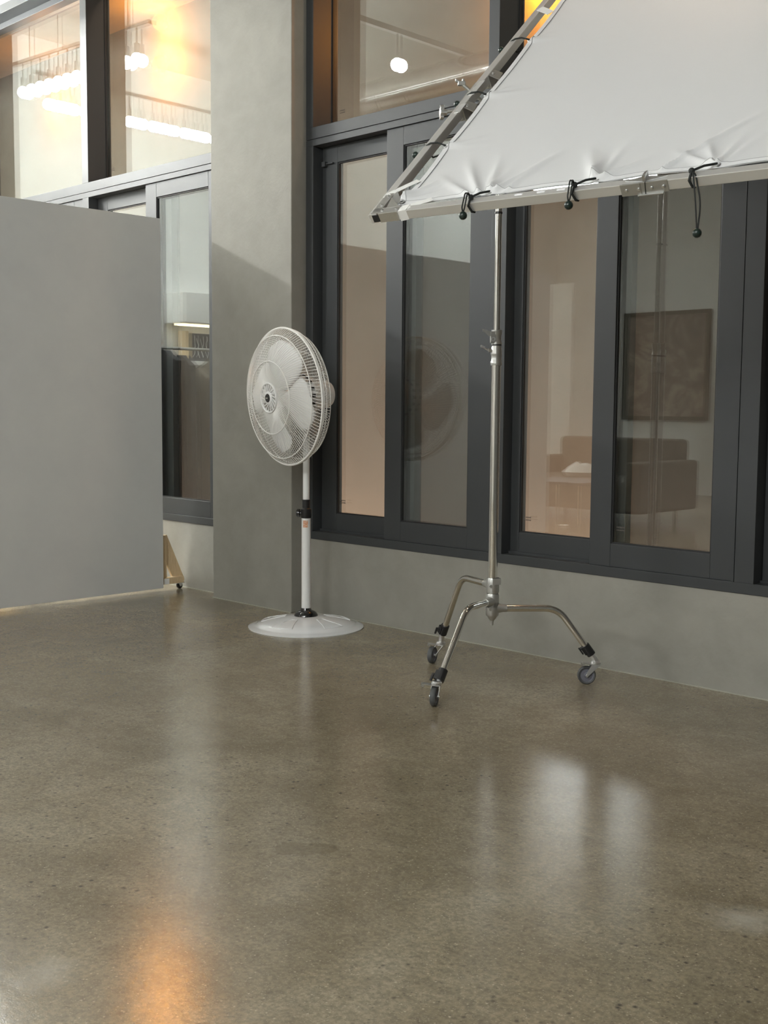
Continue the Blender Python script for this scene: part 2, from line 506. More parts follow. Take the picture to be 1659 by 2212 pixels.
for a, b in ((-9.88, -8.37), (-8.295, -6.85), (-6.775, -5.39)):
    upper_pane(w1, a, b)
unit(w1, -6.775, -5.39, None, -6.77, -6.136, -6.022, -5.50, -5.39, (False, False), rear_r=-5.945)
unit(w1, -8.295, -6.85, None, -8.29, -7.62, -7.50, -6.97, -6.852, (False, False))
build('track', MB().box(XL, -5.34, .047, .052, .437, .447).box(XL, -5.34, .106, .111, .437, .447), M_frame, w1)

# ================================================================== PARTITION PANEL
pp = thing('partition_panel', 'tall grey freestanding studio partition wall at the left edge of the picture', 'partition', (-5.71, -1.8, 0))
build('board', MB().box(-5.705, -5.690, -3.37, -.197, .022, 2.163), M_panel, pp, bevel=.001)
mb = MB()
for y in (-.240, -.95, -1.70, -2.45, -3.20, -3.365): mb.box(-5.748, -5.705, y, y + .04, .03, 2.15)
mb.box(-5.748, -5.705, -3.36, -.20, .03, .07).box(-5.748, -5.705, -3.36, -.20, 2.11, 2.15)
build('stud_frame', mb, M_wood, pp)
# triangular wooden brace at the end, on a castor
ex = -5.735
br = build('brace_post', MB().box(ex - .02, ex + .018, -.197, -.155, .05, .33), M_wood, pp)
d_ = MB().prism([(ex - .022, -.187, .330), (ex - .022, -.125, .330), (ex - .022, .032, .052), (ex - .022, .018, .038), (ex - .022, -.055, .038), (ex - .022, -.187, .255)], (.019, 0, 0))
# keep the foot clear of the wall: the whole brace lies before it
for v_ in d_.bm.verts: v_.co.y = -.19 + (v_.co.y + .19) * .80
build('brace_board', d_, M_wood, pp, bevel=.001)
build('brace_rail', MB().box(ex - .003, ex + .035, -.187, -.045, .040, .078), M_wood, pp)
build('paper_tape', MB().box(ex + .035, ex + .036, -.186, -.150, .041, .074), M_strap, pp)
mb = MB()
for yy, zz in ((-.052, .058), (-.043, .060), (-.030, .063)): mb.cyl((ex - .0035, yy, zz), (ex + .0, yy, zz), .003, 8)
build('screw', mb, M_black, pp)
cst = build('caster', MB().box(ex - .02, ex + .02, -.070, -.030, .034, .038).prism([(ex - .012, -.065, .034), (ex - .012, -.040, .034), (ex - .012, -.048, .015), (ex - .012, -.056, .015)], (.003, 0, 0)).prism([(ex + .010, -.065, .034), (ex + .010, -.040, .034), (ex + .010, -.048, .015), (ex + .010, -.056, .015)], (.003, 0, 0)), M_zinc, pp)
build('wheel', MB().lathe((ex - .008, -.053, .019), (1, 0, 0), [(0, 0), (.014, 0), (.019, .002), (.019, .014), (.014, .016), (0, .016)], 20), M_shine, cst, smooth=True)
for yy in (-1.0, -2.0, -3.1):
    f_ = build('foot', MB().box(-6.15, -5.748, yy - .02, yy + .02, .055, .095).beam((-6.12, yy, .09), (-5.76, yy, .75), .04, .03, (0, 1, 0)), M_wood, pp)
    build('wheel', MB().lathe((-6.11, yy - .01, .026), (0, 1, 0), [(0, 0), (.026, 0), (.026, .02), (0, .02)], 16).box(-6.13, -6.09, yy - .018, yy - .012, .026, .056), M_shine, f_)

# ================================================================== PEDESTAL FAN
FX, FY = -4.305, -.300
fan = thing('pedestal_fan', 'white pedestal fan with round wire guard standing in front of the concrete column', 'fan', (FX, FY, 0))
B_ = (FX, FY, 0)
base = build('base', MB().lathe(B_, (0, 0, 1), [(0, .0), (.287, .0), (.288, .004), (.262, .012), (.247, .015), (.240, .021), (.19, .036), (.13, .047), (.075, .055), (.06, .057), (0, .057)], 72), M_base, fan, smooth=True)
for k in range(5):                      # pressed ribs on the dome, following its slope
    a0 = math.radians(72 * k - 74)
    def dome(r, da):
        z = .021 + (.240 - r) / .05 * .015 if r > .19 else (.036 + (.19 - r) / .06 * .011 if r > .13 else .047 + (.13 - r) / .055 * .008)
        a = a0 + da
        return V((FX + r * math.cos(a), FY + r * math.sin(a), z + .0012))
    loop = [dome(.105, -.16), dome(.105, .16), dome(.16, .21), dome(.222, .26), dome(.222, .13), dome(.222, 0), dome(.222, -.13), dome(.222, -.26), dome(.16, -.21)]
    build('pressed_rib', MB().tube(loop, .0022, 6, closed=True), M_base, base, smooth=True)
build('base_cap', MB().lathe(B_, (0, 0, 1), [(.060, .055), (.058, .066), (.046, .078), (.028, .086), (.025, .096), (.0, .096)], 32), M_shine, fan, smooth=True)
build('lower_pole', MB().cyl((FX, FY, .09), (FX, FY, .548), .0226, 28), M_fan, fan, smooth=True)
st = MB()
for k in range(7):
    a = math.radians(-62 + k * 9.5 - 22); b = math.radians(-62 + (k + 1) * 9.5 - 22)
    st.quad([(FX + .0229 * math.cos(a), FY + .0229 * math.sin(a), .500), (FX + .0229 * math.cos(b), FY + .0229 * math.sin(b), .500), (FX + .0229 * math.cos(b), FY + .0229 * math.sin(b), .535), (FX + .0229 * math.cos(a), FY + .0229 * math.sin(a), .535)])
build('warning_sticker', st, M_stick, fan, label='small cream sticker with red print')
clp = build('height_collar', MB().lathe((FX, FY, 0), (0, 0, 1), [(.0, .546), (.0245, .546), (.0265, .552), (.0265, .590), (.0195, .597), (.0195, .632), (.0215, .634), (.0215, .638), (0, .638)], 28), M_black, fan, smooth=True)
kd = V((-.80, -.60, 0)).normalized()
build('knob', MB().lathe(V((FX, FY, .570)) + kd * .022, kd, [(.008, 0), (.008, .008), (.020, .010), (.020, .022), (.016, .026), (0, .026)], 20).box(FX - .01, FX + .01, FY - .01, FY + .01, .56, .58), M_shine, clp, smooth=True)
build('upper_pole', MB().cyl((FX, FY, .630), (FX, FY, 1.075), .0165, 24), M_fan, fan, smooth=True)

# head: axis points into the room, a little to the left and down
nz = math.radians(-4.0)
fa = V((-.150, -.989, 0)).normalized(); fa = (fa * math.cos(nz) + V((0, 0, 1)) * math.sin(nz)).normalized()
fr_ = -V((0, 0, 1)).cross(-fa).normalized()      # to the viewer's right in the disc
fu = (-fa).cross(fr_).normalized() * 1.0
if fu.z < 0: fu = -fu
HC = V((FX, FY, 1.142)) + V((-.150, -.989, 0)) * .125 + V((0, 0, 0))       # centre of the guard's rim


def P(r, th, d): return HC + fa * d + fr_ * (r * math.cos(th)) + fu * (r * math.sin(th))


def circle(r, d, n=96): return [P(r, 2 * PI * k / n, d) for k in range(n)]


hd = build('motor_housing', MB().lathe(HC, fa, [(0, -.268), (.040, -.266), (.060, -.255), (.068, -.235), (.070, -.15), (.073, -.13), (.0, -.13)], 36), M_fan, fan, smooth=True)
build('motor_front', MB().lathe(HC, fa, [(.0, -.14), (.098, -.135), (.104, -.12), (.096, -.088), (.060, -.070), (.0, -.068)], 36), M_fan, hd, smooth=True)
mb = MB()
for k in range(18):
    th = 2 * PI * k / 18
    c = P(.1015, th, -.106); rad = (fr_ * math.cos(th) + fu * math.sin(th)); tan = fa.cross(rad)
    mb.obox(c, rad, tan, fa + rad * .25, .0025, .0075, .013)
    if k % 3 == 0:
        c2 = P(.079, th + .1, -.078); mb.lathe(c2, (fa + rad * .5), [(0, .001), (.008, .001), (.008, -.002)], 12)
build('vent_slot', mb, M_black, hd)
nk = MB().cyl((FX, FY, 1.04), (FX, FY, 1.10), .024, 24)
nk.obox(V((FX, FY, 1.095)), fr_, fa, (0, 0, 1), .030, .034, .022)
build('neck', nk, M_fan, fan, bevel=.004)
# blades
hub = build('blade_hub', MB().lathe(HC, fa, [(0, -.02), (.040, -.018), (.048, .020), (.044, .062), (.030, .070), (0, .072)], 32), M_fan, fan, smooth=True)
for kb in range(4):
    a0 = math.radians((72, 162, 252, 342)[kb])
    bm = bmesh.new(); NR, NA = 12, 8; G = []
    for i in range(NR + 1):
        t = i / NR; r = .040 + .232 * t
        half = math.radians(20 + 19 * math.sin(PI * min(1, t * .62 + .12))) * (1 if t < .72 else math.sqrt(max(.0, 1 - ((t - .72) / .285) ** 2)))
        row = []
        for j in range(NA + 1):
            s_ = j / NA * 2 - 1
            th = a0 + half * s_ + .30 * (t - .5)
            d = .038 - .032 * t + .022 * s_ * (1 - .30 * t) + .006 * (1 - s_ * s_)
            row.append(bm.verts.new(P(r, th, d)))
        G.append(row)
    for i in range(NR):
        for j in range(NA): bm.faces.new((G[i][j], G[i][j + 1], G[i + 1][j + 1], G[i + 1][j]))
    o = build('blade', bm, M_fan, hub, smooth=True)
    sm = o.modifiers.new('thick', 'SOLIDIFY'); sm.thickness = .0025

FRONT = [(.330, 0), (.318, .014), (.296, .034), (.240, .061), (.175, .080), (.120, .086), (.072, .086)]
REAR = [(.330, 0), (.326, -.028), (.306, -.062), (.250, -.092), (.180, -.110), (.100, -.118)]


def profile(pr, t):
    f = t * (len(pr) - 1); i = min(int(f), len(pr) - 2); k = f - i
    return pr[i][0] * (1 - k) + pr[i + 1][0] * k, pr[i][1] * (1 - k) + pr[i + 1][1] * k


mb = MB()
NW = 128
for k in range(NW):
    th = 2 * PI * k / NW
    pts = []
    for i in range(13):
        r, d = profile(FRONT, i / 12); pts.append(P(r, th + .55 * (1 - r / .33) ** 1.25, d))
    mb.tube(pts, .00135, 4, cap=False)
gf = build('front_guard', circle and MB().tube(circle(.331, 0), .0052, 8, closed=True), M_fanw, fan, smooth=True)
build('guard_wire', mb, M_fanw, gf, kind='stuff')
mb = MB()
for r, d in ((.296, .0355), (.175, .0815), (.245, .0610)):
    if r != .245: mb.tube(circle(r, d + .001), .0027, 6, closed=True)
build('guard_ring', mb, M_fanw, gf, smooth=True)
mb = MB().lathe(HC, fa, [(.064, .084), (.073, .084), (.073, .093), (.070, .095), (.066, .092), (.064, .084)], 48)
for k in range(18):
    th = 2 * PI * k / 18
    mb.beam(P(.030, th, .089), P(.066, th - .35, .089), .0042, .004, fa)
mb.lathe(HC, fa, [(.0, .086), (.032, .086), (.032, .093), (.026, .096), (0, .096)], 28)
cp = build('guard_cap', mb, M_fan, gf)
build('centre_badge', MB().lathe(HC, fa, [(0, .0962), (.021, .0962), (.019, .099), (0, .100)], 28), M_shine, gf, smooth=True)
bl = MB().obox(P(0, 0, .1003), fr_, fu, fa, .010, .0028, .0008)
build('badge_mark', bl, M_chrome, gf)
gr = build('rear_guard', MB().tube(circle(.331, -.009), .0035, 6, closed=True), M_fanw, fan, smooth=True)
mb = MB()
for k in range(NW):
    th = 2 * PI * k / NW
    mb.tube([P(*(lambda q: (q[0], th - .35 * (1 - q[0] / .33), q[1]))(profile(REAR, i / 8))) for i in range(9)], .00135, 4, cap=False)
build('guard_wire', mb, M_fanw, gr, kind='stuff')
mb = MB()
for r, d in ((.326, -.028), (.306, -.062), (.215, -.102), (.100, -.118)): mb.tube(circle(r, d), .0019, 6, closed=True)
build('guard_ring', mb, M_fanw, gr, smooth=True)

# ================================================================== C-STAND on castors
SX, SY = -2.895, -.560
cs = thing('c_stand', 'chrome three-legged lighting stand on caster wheels under the white cloth panel', 'stand', (SX, SY, 0))
build('lower_mast', MB().cyl((SX, SY, .30), (SX, SY, 1.27), .0184, 28), M_chrome, cs, smooth=True)
build('upper_mast', MB().cyl((SX, SY, 1.26), (SX, SY, 2.16), .0128, 24), M_chrome, cs, smooth=True)
build('mast_ring', MB().lathe((SX, SY, 0), (0, 0, 1), [(.0128, 1.84), (.0150, 1.842), (.0150, 1.847), (.0128, 1.849)], 20), M_black, cs)
ax_v = V((.76, -.64, 0)).normalized()           # toward the camera
rt_v = V((.64, .76, 0)).normalized()            # to the picture's right
clr = MB().lathe((SX, SY, 0), (0, 0, 1), [(.0, 1.262), (.0215, 1.262), (.0225, 1.268), (.0225, 1.276), (.020, 1.280), (.0205, 1.300), (.022, 1.304), (.022, 1.310), (.0205, 1.314), (.0205, 1.330), (.0185, 1.334), (.0185, 1.338), (0, 1.338)], 32)
cl_ = build('mast_collar', clr, M_cast, cs, smooth=True)
build('collar_seal', MB().lathe((SX, SY, 0), (0, 0, 1), [(.0, 1.338), (.0195, 1.338), (.0195, 1.343), (0, 1.343)], 24), M_rubber, cl_)
mb = MB().lathe((SX, SY, 0), (0, 0, 1), [(.0, 1.343), (.0205, 1.343), (.0205, 1.352), (.0175, 1.356), (.0175, 1.378), (.0205, 1.382), (.0205, 1.398), (.0, 1.398)], 28)
mb.obox(V((SX, SY, 1.370)) - rt_v * .016 + ax_v * .008, rt_v, ax_v, (0, 0, 1), .010, .010, .022)
up = build('lock_block', mb, M_cast, cl_, smooth=True)
c = V((SX, SY, 1.362)) - rt_v * .016 + ax_v * .018
build('lock_bolt', MB().lathe(c, ax_v, [(.0045, 0), (.0045, .005), (.009, .005), (.009, -.002), (.0045, -.002)], 20), M_zinc, up, smooth=True)
c = V((SX, SY, 1.385)) - rt_v * .020
a_, b_ = c, c - rt_v * .038 + V((0, 0, .010))
mb = MB().prism([a_ + V((0, 0, .006)) + ax_v * .012, b_ + V((0, 0, .006)) + ax_v * .014, b_ + V((0, 0, -.002)) + ax_v * .014, a_ + V((0, 0, -.010)) - rt_v * .015 + ax_v * .012, a_ + V((0, 0, -.012)) + ax_v * .012], ax_v * .004)
build('lock_lever', mb, M_zinc, cl_)
c = V((SX, SY, 1.320)) - rt_v * .020
mb = MB().cyl(c, c - rt_v * .012, .007, 14).cyl(c - rt_v * .012, c - rt_v * .030 + V((0, 0, .010)), .003, 8)
mb.obox(c - rt_v * .034 + V((0, 0, .013)), rt_v + V((0, 0, -.45)), ax_v, V((0, 0, 1)), .008, .010, .004)
build('lock_screw', mb, M_zinc, cl_)
# three leg brackets
def bracket(z, azd, h=.030):
    a = math.radians(azd); d = V((math.cos(a), math.sin(a), 0))
    mb = MB().lathe((SX, SY, 0), (0, 0, 1), [(.0175, z - h), (.0235, z - h), (.026, z - h + .006), (.026, z + h - .006), (.0235, z + h), (.0175, z + h)], 26)
    mb.tube([V((SX, SY, z)) + d * .018, V((SX, SY, z)) + d * .042, V((SX, SY, z)) + d * .058], [.021, .0155, .0150], 18)
    return mb, d


legs = (('top', .398, 161, .243, .386, .155), ('mid', .335, -79, .205, .385, .112), ('low', .306, 47, .262, .385, .141))
for nm, z, azd, rb, rl, zl in legs:
    mb, d = bracket(z, azd)
    if nm == 'top': mb.obox(V((SX, SY, z + .018)) + ax_v * .010 + rt_v * .012, rt_v, ax_v, (0, 0, 1), .016, .018, .012)
    if nm == 'low': mb.lathe((SX, SY, 0), (0, 0, 1), [(0, .236), (.005, .238), (.007, .256), (.013, .262), (.020, .276), (.0235, .277), (0, .28)], 20)
    bk = build('leg_bracket', mb, M_cast, cs, smooth=True)
    sp = V((SX, SY, z)) - rt_v * .012 + ax_v * .026
    build('bracket_bolt', MB().lathe(sp - ax_v * .006, ax_v, [(0, .008), (.0055, .008), (.0065, .004), (.0065, 0)], 12), M_zinc, bk, smooth=True)
    o_ = V((SX, SY, 0))
    a_, b_, c_ = o_ + d * .050 + V((0, 0, z)), o_ + d * rb + V((0, 0, z)), o_ + d * rl + V((0, 0, zl))
    sl = (c_ - b_).normalized()
    lg = build('leg', MB().tube(bend([a_, b_, c_], .055, 8), .0134, 20), M_chrome, cs, smooth=True)
    # black clamp sleeve, silver stub, swivel, fork, wheel
    slv = MB().tube([c_ - sl * .020, c_ + sl * .028], .0178, 20)
    side = d.cross(V((0, 0, 1)))
    slv.obox(c_ + sl * .004 - rt_v * .012, sl, side, sl.cross(side), .018, .010, .012)
    slv.cyl(c_ - rt_v * .016, c_ - rt_v * .032, .0055, 10).obox(c_ - rt_v * .033 + sl * .010, sl, side, sl.cross(side), .016, .004, .003)
    ss = build('clamp_sleeve', slv, M_black, lg, bevel=.001)
    e_ = c_ + sl * .050
    top = V((e_.x + d.x * .004, e_.y + d.y * .004, .088))
    build('caster_stem', MB().tube(bend([c_ + sl * .025, e_ - sl * .004, top], .012, 4), .0120, 18), M_zinc, lg, smooth=True)
    if nm == 'low': roll_d = (rt_v * .99 + ax_v * .12).normalized()
    elif nm == 'mid': roll_d = (-ax_v * .93 + rt_v * .36).normalized()
    else: roll_d = (-ax_v * .86 + rt_v * .50).normalized()
    trail = {'low': -.036, 'mid': -.008, 'top': -.036}[nm]
    axl = V((0, 0, 1)).cross(roll_d).normalized()
    R_ = .0365
    wc = V((top.x, top.y, R_)) + (-rt_v * (-trail)) 
    cs_ = MB().lathe((top.x, top.y, 0), (0, 0, 1), [(0, .094), (.016, .094), (.020, .089), (.020, .083), (.016, .079), (0, .079)], 24)
    for sgn in (-1, 1):
        q = axl * (sgn * .0145)
        tp = V((top.x, top.y, .080)); lo = V((wc.x, wc.y, R_))
        cs_.prism([tp + q - roll_d * .017, tp + q + roll_d * .017, lo + q + roll_d * .007, lo + q - V((0, 0, .008)), lo + q - roll_d * .007], axl * (.002 * sgn))
    cs_.obox(V((top.x, top.y, .080)), roll_d, axl, (0, 0, 1), .018, .0165, .0015)
    cs_.cyl(wc - axl * .019, wc + axl * .019, .0045, 10)
    ca = build('caster', cs_, M_zinc, lg)
    bd = -rt_v
    build('brake_lever', MB().obox(V((top.x, top.y, .083)) + bd * .034, bd + V((0, 0, .12)), V((0, 0, 1)).cross(bd), V((0, 0, 1)), .020, .012, .0018).obox(V((top.x, top.y, .080)) + bd * .052, bd, V((0, 0, 1)).cross(bd), V((0, 0, 1)), .004, .013, .005), M_zinc, lg)
    wh = build('wheel', MB().lathe(wc, axl, [(.027, -.0085), (.033, -.0105), (R_, -.006), (R_, .006), (.033, .0105), (.027, .0085), (.027, -.0085)], 36), M_tyre, lg, smooth=True)
    build('wheel_hub', MB().lathe(wc, axl, [(0, -.009), (.009, -.009), (.012, -.006), (.024, -.005), (.0272, -.008), (.0272, .008), (.024, .005), (.012, .006), (.009, .009), (0, .009)], 32), M_hub, lg, smooth=True)

# ================================================================== SCRIM FRAME (leaning back), cloth, bungees
K = .935
Cc = V((0, -4.094, 1.1))
O = Cc + (V((-2.741, -1.365, 1.7215)) - Cc) * K
U = V((.981, .194, .0114)).normalized(); Vv = V((-.157, .758, .632)); Vv = (Vv - U * Vv.dot(U)).normalized(); N = U.cross(Vv).normalized()
LU, LV = 1.80 * K, 1.70 * K


def F(a, b, n=0.): return O + U * (a * K) + Vv * (b * K) + N * (n * K)


au, av = 1.80, 1.70
sf = thing('scrim_rig', 'square aluminium tube frame leaning back on the lighting stand, holding white cloth', 'scrim frame', F(0, 0))
TW = .0145   # half tube
mt = TW
for a, b, dirn, nm in (((0.0, 0), (au, 0), Vv, 'b'), ((-.010, 0.0), (-.014, av), U, 'l'), ((0.04, av), (au - .04, av), Vv, 't'), ((au, 0.04), (au, av - .04), U, 'r')):
    p, q = F(*a), F(*b); dd = (q - p).normalized()
    if nm == 'b': p, q = p + dd * .030, q
    if nm == 'l': p, q = p - dd * .016, q
    build('tube', MB().obox((p + q) / 2, dd, N, dd.cross(N), (q - p).length / 2, TW, TW), M_alu, sf, bevel=.0015)
# open end of the left tube, its shaded inside drawn as a black plate
build('open_end_dark', MB().obox(F(0, 0) - Vv * .0168, U, N, Vv, TW * .78, TW * .78, .0012), M_black, sf)
# bright corner bracket
c = F(0, 0)
mb = MB().obox(c + U * .036 * K + N * (TW + .0012), U, Vv, N, .048, TW * 1.02, .0012)
mb.obox(c + Vv * .05 * K + N * (TW + .0012), U, Vv, N, TW * 1.02, .055, .0012)
mb.obox(c + U * .045 - Vv * (TW + .001), U, N, Vv, .034, TW * 1.04, .0012)
mb.prism([c + U * .030 + Vv * .010 + N * (TW + .002), c + U * .075 + Vv * .012 + N * (TW + .002), c + U * .018 + Vv * .075 + N * (TW + .002)], N * .0015)
cb = build('corner_bracket', mb, M_zinc, sf, bevel=.0006)
for q in (c + U * .02, c + U * .072, c + Vv * .035, c + Vv * .085):
    build('rivet', MB().lathe(q + N * (TW + .002), N, [(0, .004), (.004, .004), (.005, 0)], 12), M_cast, cb, smooth=True)


def hinge(cen, along, across, sgn):
    """folding hinge in the middle of a side: cheek plates with rivets and a toggle latch on top"""
    mb = MB(); q = across * (-(TW + .0016) * sgn)
    mb.obox(cen + q, along, N, across, .062, TW * 1.16, .0016)
    mb.obox(cen - along * .04 + q * 1.14, along, N, across, .028, TW * 1.16, .0016)
    h = build('hinge_plate', mb, M_cast, sf, bevel=.0006)
    for t in (-.052, -.018, .018, .050):
        build('rivet', MB().lathe(cen + q * 1.15 + along * t, -across * sgn, [(0, .005), (.0038, .0045), (.0048, 0)], 12), M_zinc, h, smooth=True)
    t0 = cen + N * (TW + .001)
    mb = MB().prism([t0 - along * .058, t0 - along * .010 + across * .016, t0 + along * .058 + across * .004, t0 + along * .0 - across * .012], N * .0025)
    mb.obox(t0 + N * .009, along + across * .6, across, N, .004, .014, .009)
    mb.cyl(t0 + N * .012 - across * .014, t0 + N * .012 + across * .016, .0042, 10)
    build('latch', mb, M_zinc, h)
    build('lip_plate', MB().obox(cen - N * (TW + .003) + along * .012 + q * .6, along, across, N, .035, TW, .001), M_zinc, h)
    mb = MB().obox(cen + q * 1.02 + along * .0, N + along * .15, across, along, TW * 1.2, .0022, .0012)
    build('hinge_gap', mb, M_black, h)


hinge(F(.918, 0), U, Vv, 1)
# slots printed bright on the tube's upper face
M_print = mat('white print', (.92, .92, .95), .3)
for t in (.515, .590, .655): build('white_decal', MB().obox(F(t, .002) + N * (TW + .0003), U, Vv, N, .012, .0040, .0006), M_print, sf)

# mounting brackets in the middle of the left side plus grip head
cen = F(0, .858)
for t in (.733, .983):
    q = F(-.012, t)
    mb = MB().prism([q + U * (TW + .002) + N * TW - Vv * .020, q + U * (TW + .002) + N * TW + Vv * .024, q + U * (TW + .030) - N * .006 + Vv * .030, q + U * (TW + .034) - N * .010 - Vv * .016], -N * .004)
    mb.obox(q - N * .012 + U * (TW + .002), Vv, N, U, .030, .026, .002)
    mb.obox(q - N * .030 + U * .004, Vv, U, N, .028, .024, .002)
    bb = build('mount_bracket', mb, M_cast, sf, bevel=.001)
    build('rivet', MB().lathe(q + U * .024 + N * .008, (U + N).normalized(), [(0, .004), (.004, .004), (.005, 0)], 10), M_zinc, bb)
mb = MB().tube([F(.004, .73) - N * .050, F(.004, .99) - N * .050], .008, 14)
build('mount_rod', mb, M_chrome, sf, smooth=True)
M_lab = mat('bright label strip', (.9, .9, .9), .2, metal=.6)
for t_, l_ in ((.858, .05), (.70, .03)): build('label_strip', MB().obox(F(.0, t_) + N * (TW + .001), Vv, U, N, l_, TW * .8, .001), M_lab, sf)
# grip head and knobs belong to the stand
gc = F(.004, .858) - N * .050
gh = MB().cyl((SX, SY, 2.10), (SX, SY, 2.17), .021, 24)
arm_a = V((SX, SY, 2.15))
gh.cyl(arm_a, gc - N * .02, .0085, 16)
g_ = build('grip_arm', gh, M_cast, cs, smooth=True)
build('grip_head', MB().lathe(gc - N * .045, N, [(0, 0), (.020, 0), (.024, .006), (.024, .050), (.018, .056), (0, .056)], 28).obox(gc - N * .006, Vv, U, N, .040, .018, .010), M_cast, cs, bevel=.001)
# backing plate on the outer side of the tube
cq = F(-.012, .858)
build('back_plate', MB().obox(cq - U * (TW + .013) - N * .004, Vv, U, N, .090, .012, .003), M_cast, sf, bevel=.001)
kc = cq - rt_v * .108 + V((0, 0, -.066)) - ax_v * .02
kb = MB().cyl(gc - rt_v * .01, kc, .0055, 12)
kb.lathe(kc, -rt_v, [(0, -.012), (.010, -.012), (.012, .0), (.017, .001), (.017, .012), (.013, .014), (0, .014)], 20)
for k in range(7):
    th = 2 * PI * k / 7; cc = kc + (V((0, 0, 1)) * math.cos(th) + ax_v * math.sin(th)) * .019
    kb.cyl(cc, cc - rt_v * .012, .0065, 10)
build('star_knob', kb, M_zinc, cs, smooth=True)
wg = cq - rt_v * .046 + V((0, 0, .034)) - ax_v * .02
mb = MB().cyl(gc + V((0, 0, .01)), wg, .006, 12).obox(wg, rt_v, ax_v, (0, 0, 1), .013, .008, .007).obox(wg - rt_v * .014 + V((0, 0, .007)), -rt_v + V((0, 0, .5)), ax_v, V((0, 0, 1)), .009, .005, .005)
mb.obox(wg + rt_v * .006 + V((0, 0, .010)), V((0, 0, 1)), ax_v, rt_v, .006, .005, .004)
build('wing_knob', mb, M_cast, cs, bevel=.002)
build('spring_rod', MB().tube([F(.022, .74) - N * .02, F(.055, .79) - N * .05], .0025, 8).tube([F(.022, .97) - N * .02, F(.060, .80) - N * .05], .0025, 8), M_chrome, sf)

# cloth -------------------------------------------------------------
ca0, cb0 = .052, .046
ca1, cb1 = au - .05, av - .05
gu = [.054, .392, .747, 1.105, 1.45, 1.745]; gv = [.090, .426, .800, 1.244, 1.60]
NA_, NB_ = 230, 220
bm = bmesh.new(); rng = np.random.RandomState(3)
A = np.linspace(0, 1, NA_); Bq = np.linspace(0, 1, NB_)
ridges = []
for g in gu[1:-1]:
    for k in range(11):
        ridges.append((g + rng.uniform(-.01, .01), cb0, PI / 2 + rng.uniform(-.95, .95), rng.uniform(.10, .34), rng.uniform(.0018, .0052), rng.uniform(.006, .013)))
for g in gv[1:-1]:
    for k in range(6):
        ridges.append((ca0, g, rng.uniform(-.25, .75), rng.uniform(.08, .28), rng.uniform(.0012, .003), rng.uniform(.008, .014)))
for k in range(6):
    ridges.append((ca0, cb0 + .02, PI / 4 + rng.uniform(-.6, .6), rng.uniform(.08, .3), rng.uniform(.003, .007), rng.uniform(.007, .012)))
ridges.append((.36, cb0, 2.15, .36, .008, .011)); ridges.append((.93, .06, .98, .42, .0065, .008)); ridges.append((.40, cb0, 1.05, .33, .006, .010))
ridges.append((.44, cb0, 1.2, .26, .005, .009)); ridges.append((.33, cb0, 2.45, .30, .006, .010))
P2 = np.zeros((NA_, NB_, 2)); H = np.zeros((NA_, NB_))
for i in range(NA_):
    s0 = A[i]
    for j in range(NB_):
        t0 = Bq[j]
        a = ca0 + (ca1 - ca0) * s0; b = cb0 + (cb1 - cb0) * t0
        # scalloped edges: pulled toward the tube at each grommet
        def sag(x, g, amp):
            for p, q in zip(g, g[1:]):
                if p <= x <= q: return amp * (1 - (2 * (x - p) / (q - p) - 1) ** 2)
            return 0.
        a += (1 - s0) ** 6 * sag(b, gv, .007) - s0 ** 6 * sag(b, gv, .007)
        b += (1 - t0) ** 6 * sag(a, gu, .008) - t0 ** 6 * sag(a, gu, .008)
        P2[i, j] = a, b
X_, Y_ = P2[..., 0], P2[..., 1]
for (rx, ry, th, L, h, wd) in ridges:
    dx, dy = X_ - rx, Y_ - ry
    s_ = dx * math.cos(th) + dy * math.sin(th); c_ = -dx * math.sin(th) + dy * math.cos(th) + .10 * s_ * s_
    env = np.clip(s_ / .03, 0, 1) * np.clip(1 - s_ / L, 0, 1) ** 1.2
    H += 2.6 * h * env * np.exp(-(c_ / (wd * (.6 + 1.6 * np.clip(s_ / L, 0, 1)))) ** 2)
H += .0016 * np.sin(X_ * 21 + 3 * np.sin(Y_ * 7)) * np.exp(-(Y_ - cb0) / .16)
H += -.010 * np.sin(PI * np.clip((X_ - ca0) / (ca1 - ca0), 0, 1)) * np.sin(PI * np.clip((Y_ - cb0) / (cb1 - cb0), 0, 1))
hem_w = .020
edge = np.minimum(np.minimum(X_ - ca0, ca1 - X_), np.minimum(Y_ - cb0, cb1 - Y_))
vs = [[bm.verts.new(F(P2[i, j, 0], P2[i, j, 1], H[i, j])) for j in range(NB_)] for i in range(NA_)]
for i in range(NA_ - 1):
    for j in range(NB_ - 1): bm.faces.new((vs[i][j], vs[i + 1][j], vs[i + 1][j + 1], vs[i][j + 1]))
cl = thing('scrim_cloth', 'large white silk cloth stretched inside the aluminium tube frame', 'cloth', F(0, 0))
o = build('cloth', bm, M_fabric, cl); o.data.shade_smooth()
sm = o.modifiers.new('thick', 'SOLIDIFY'); sm.thickness = .0012
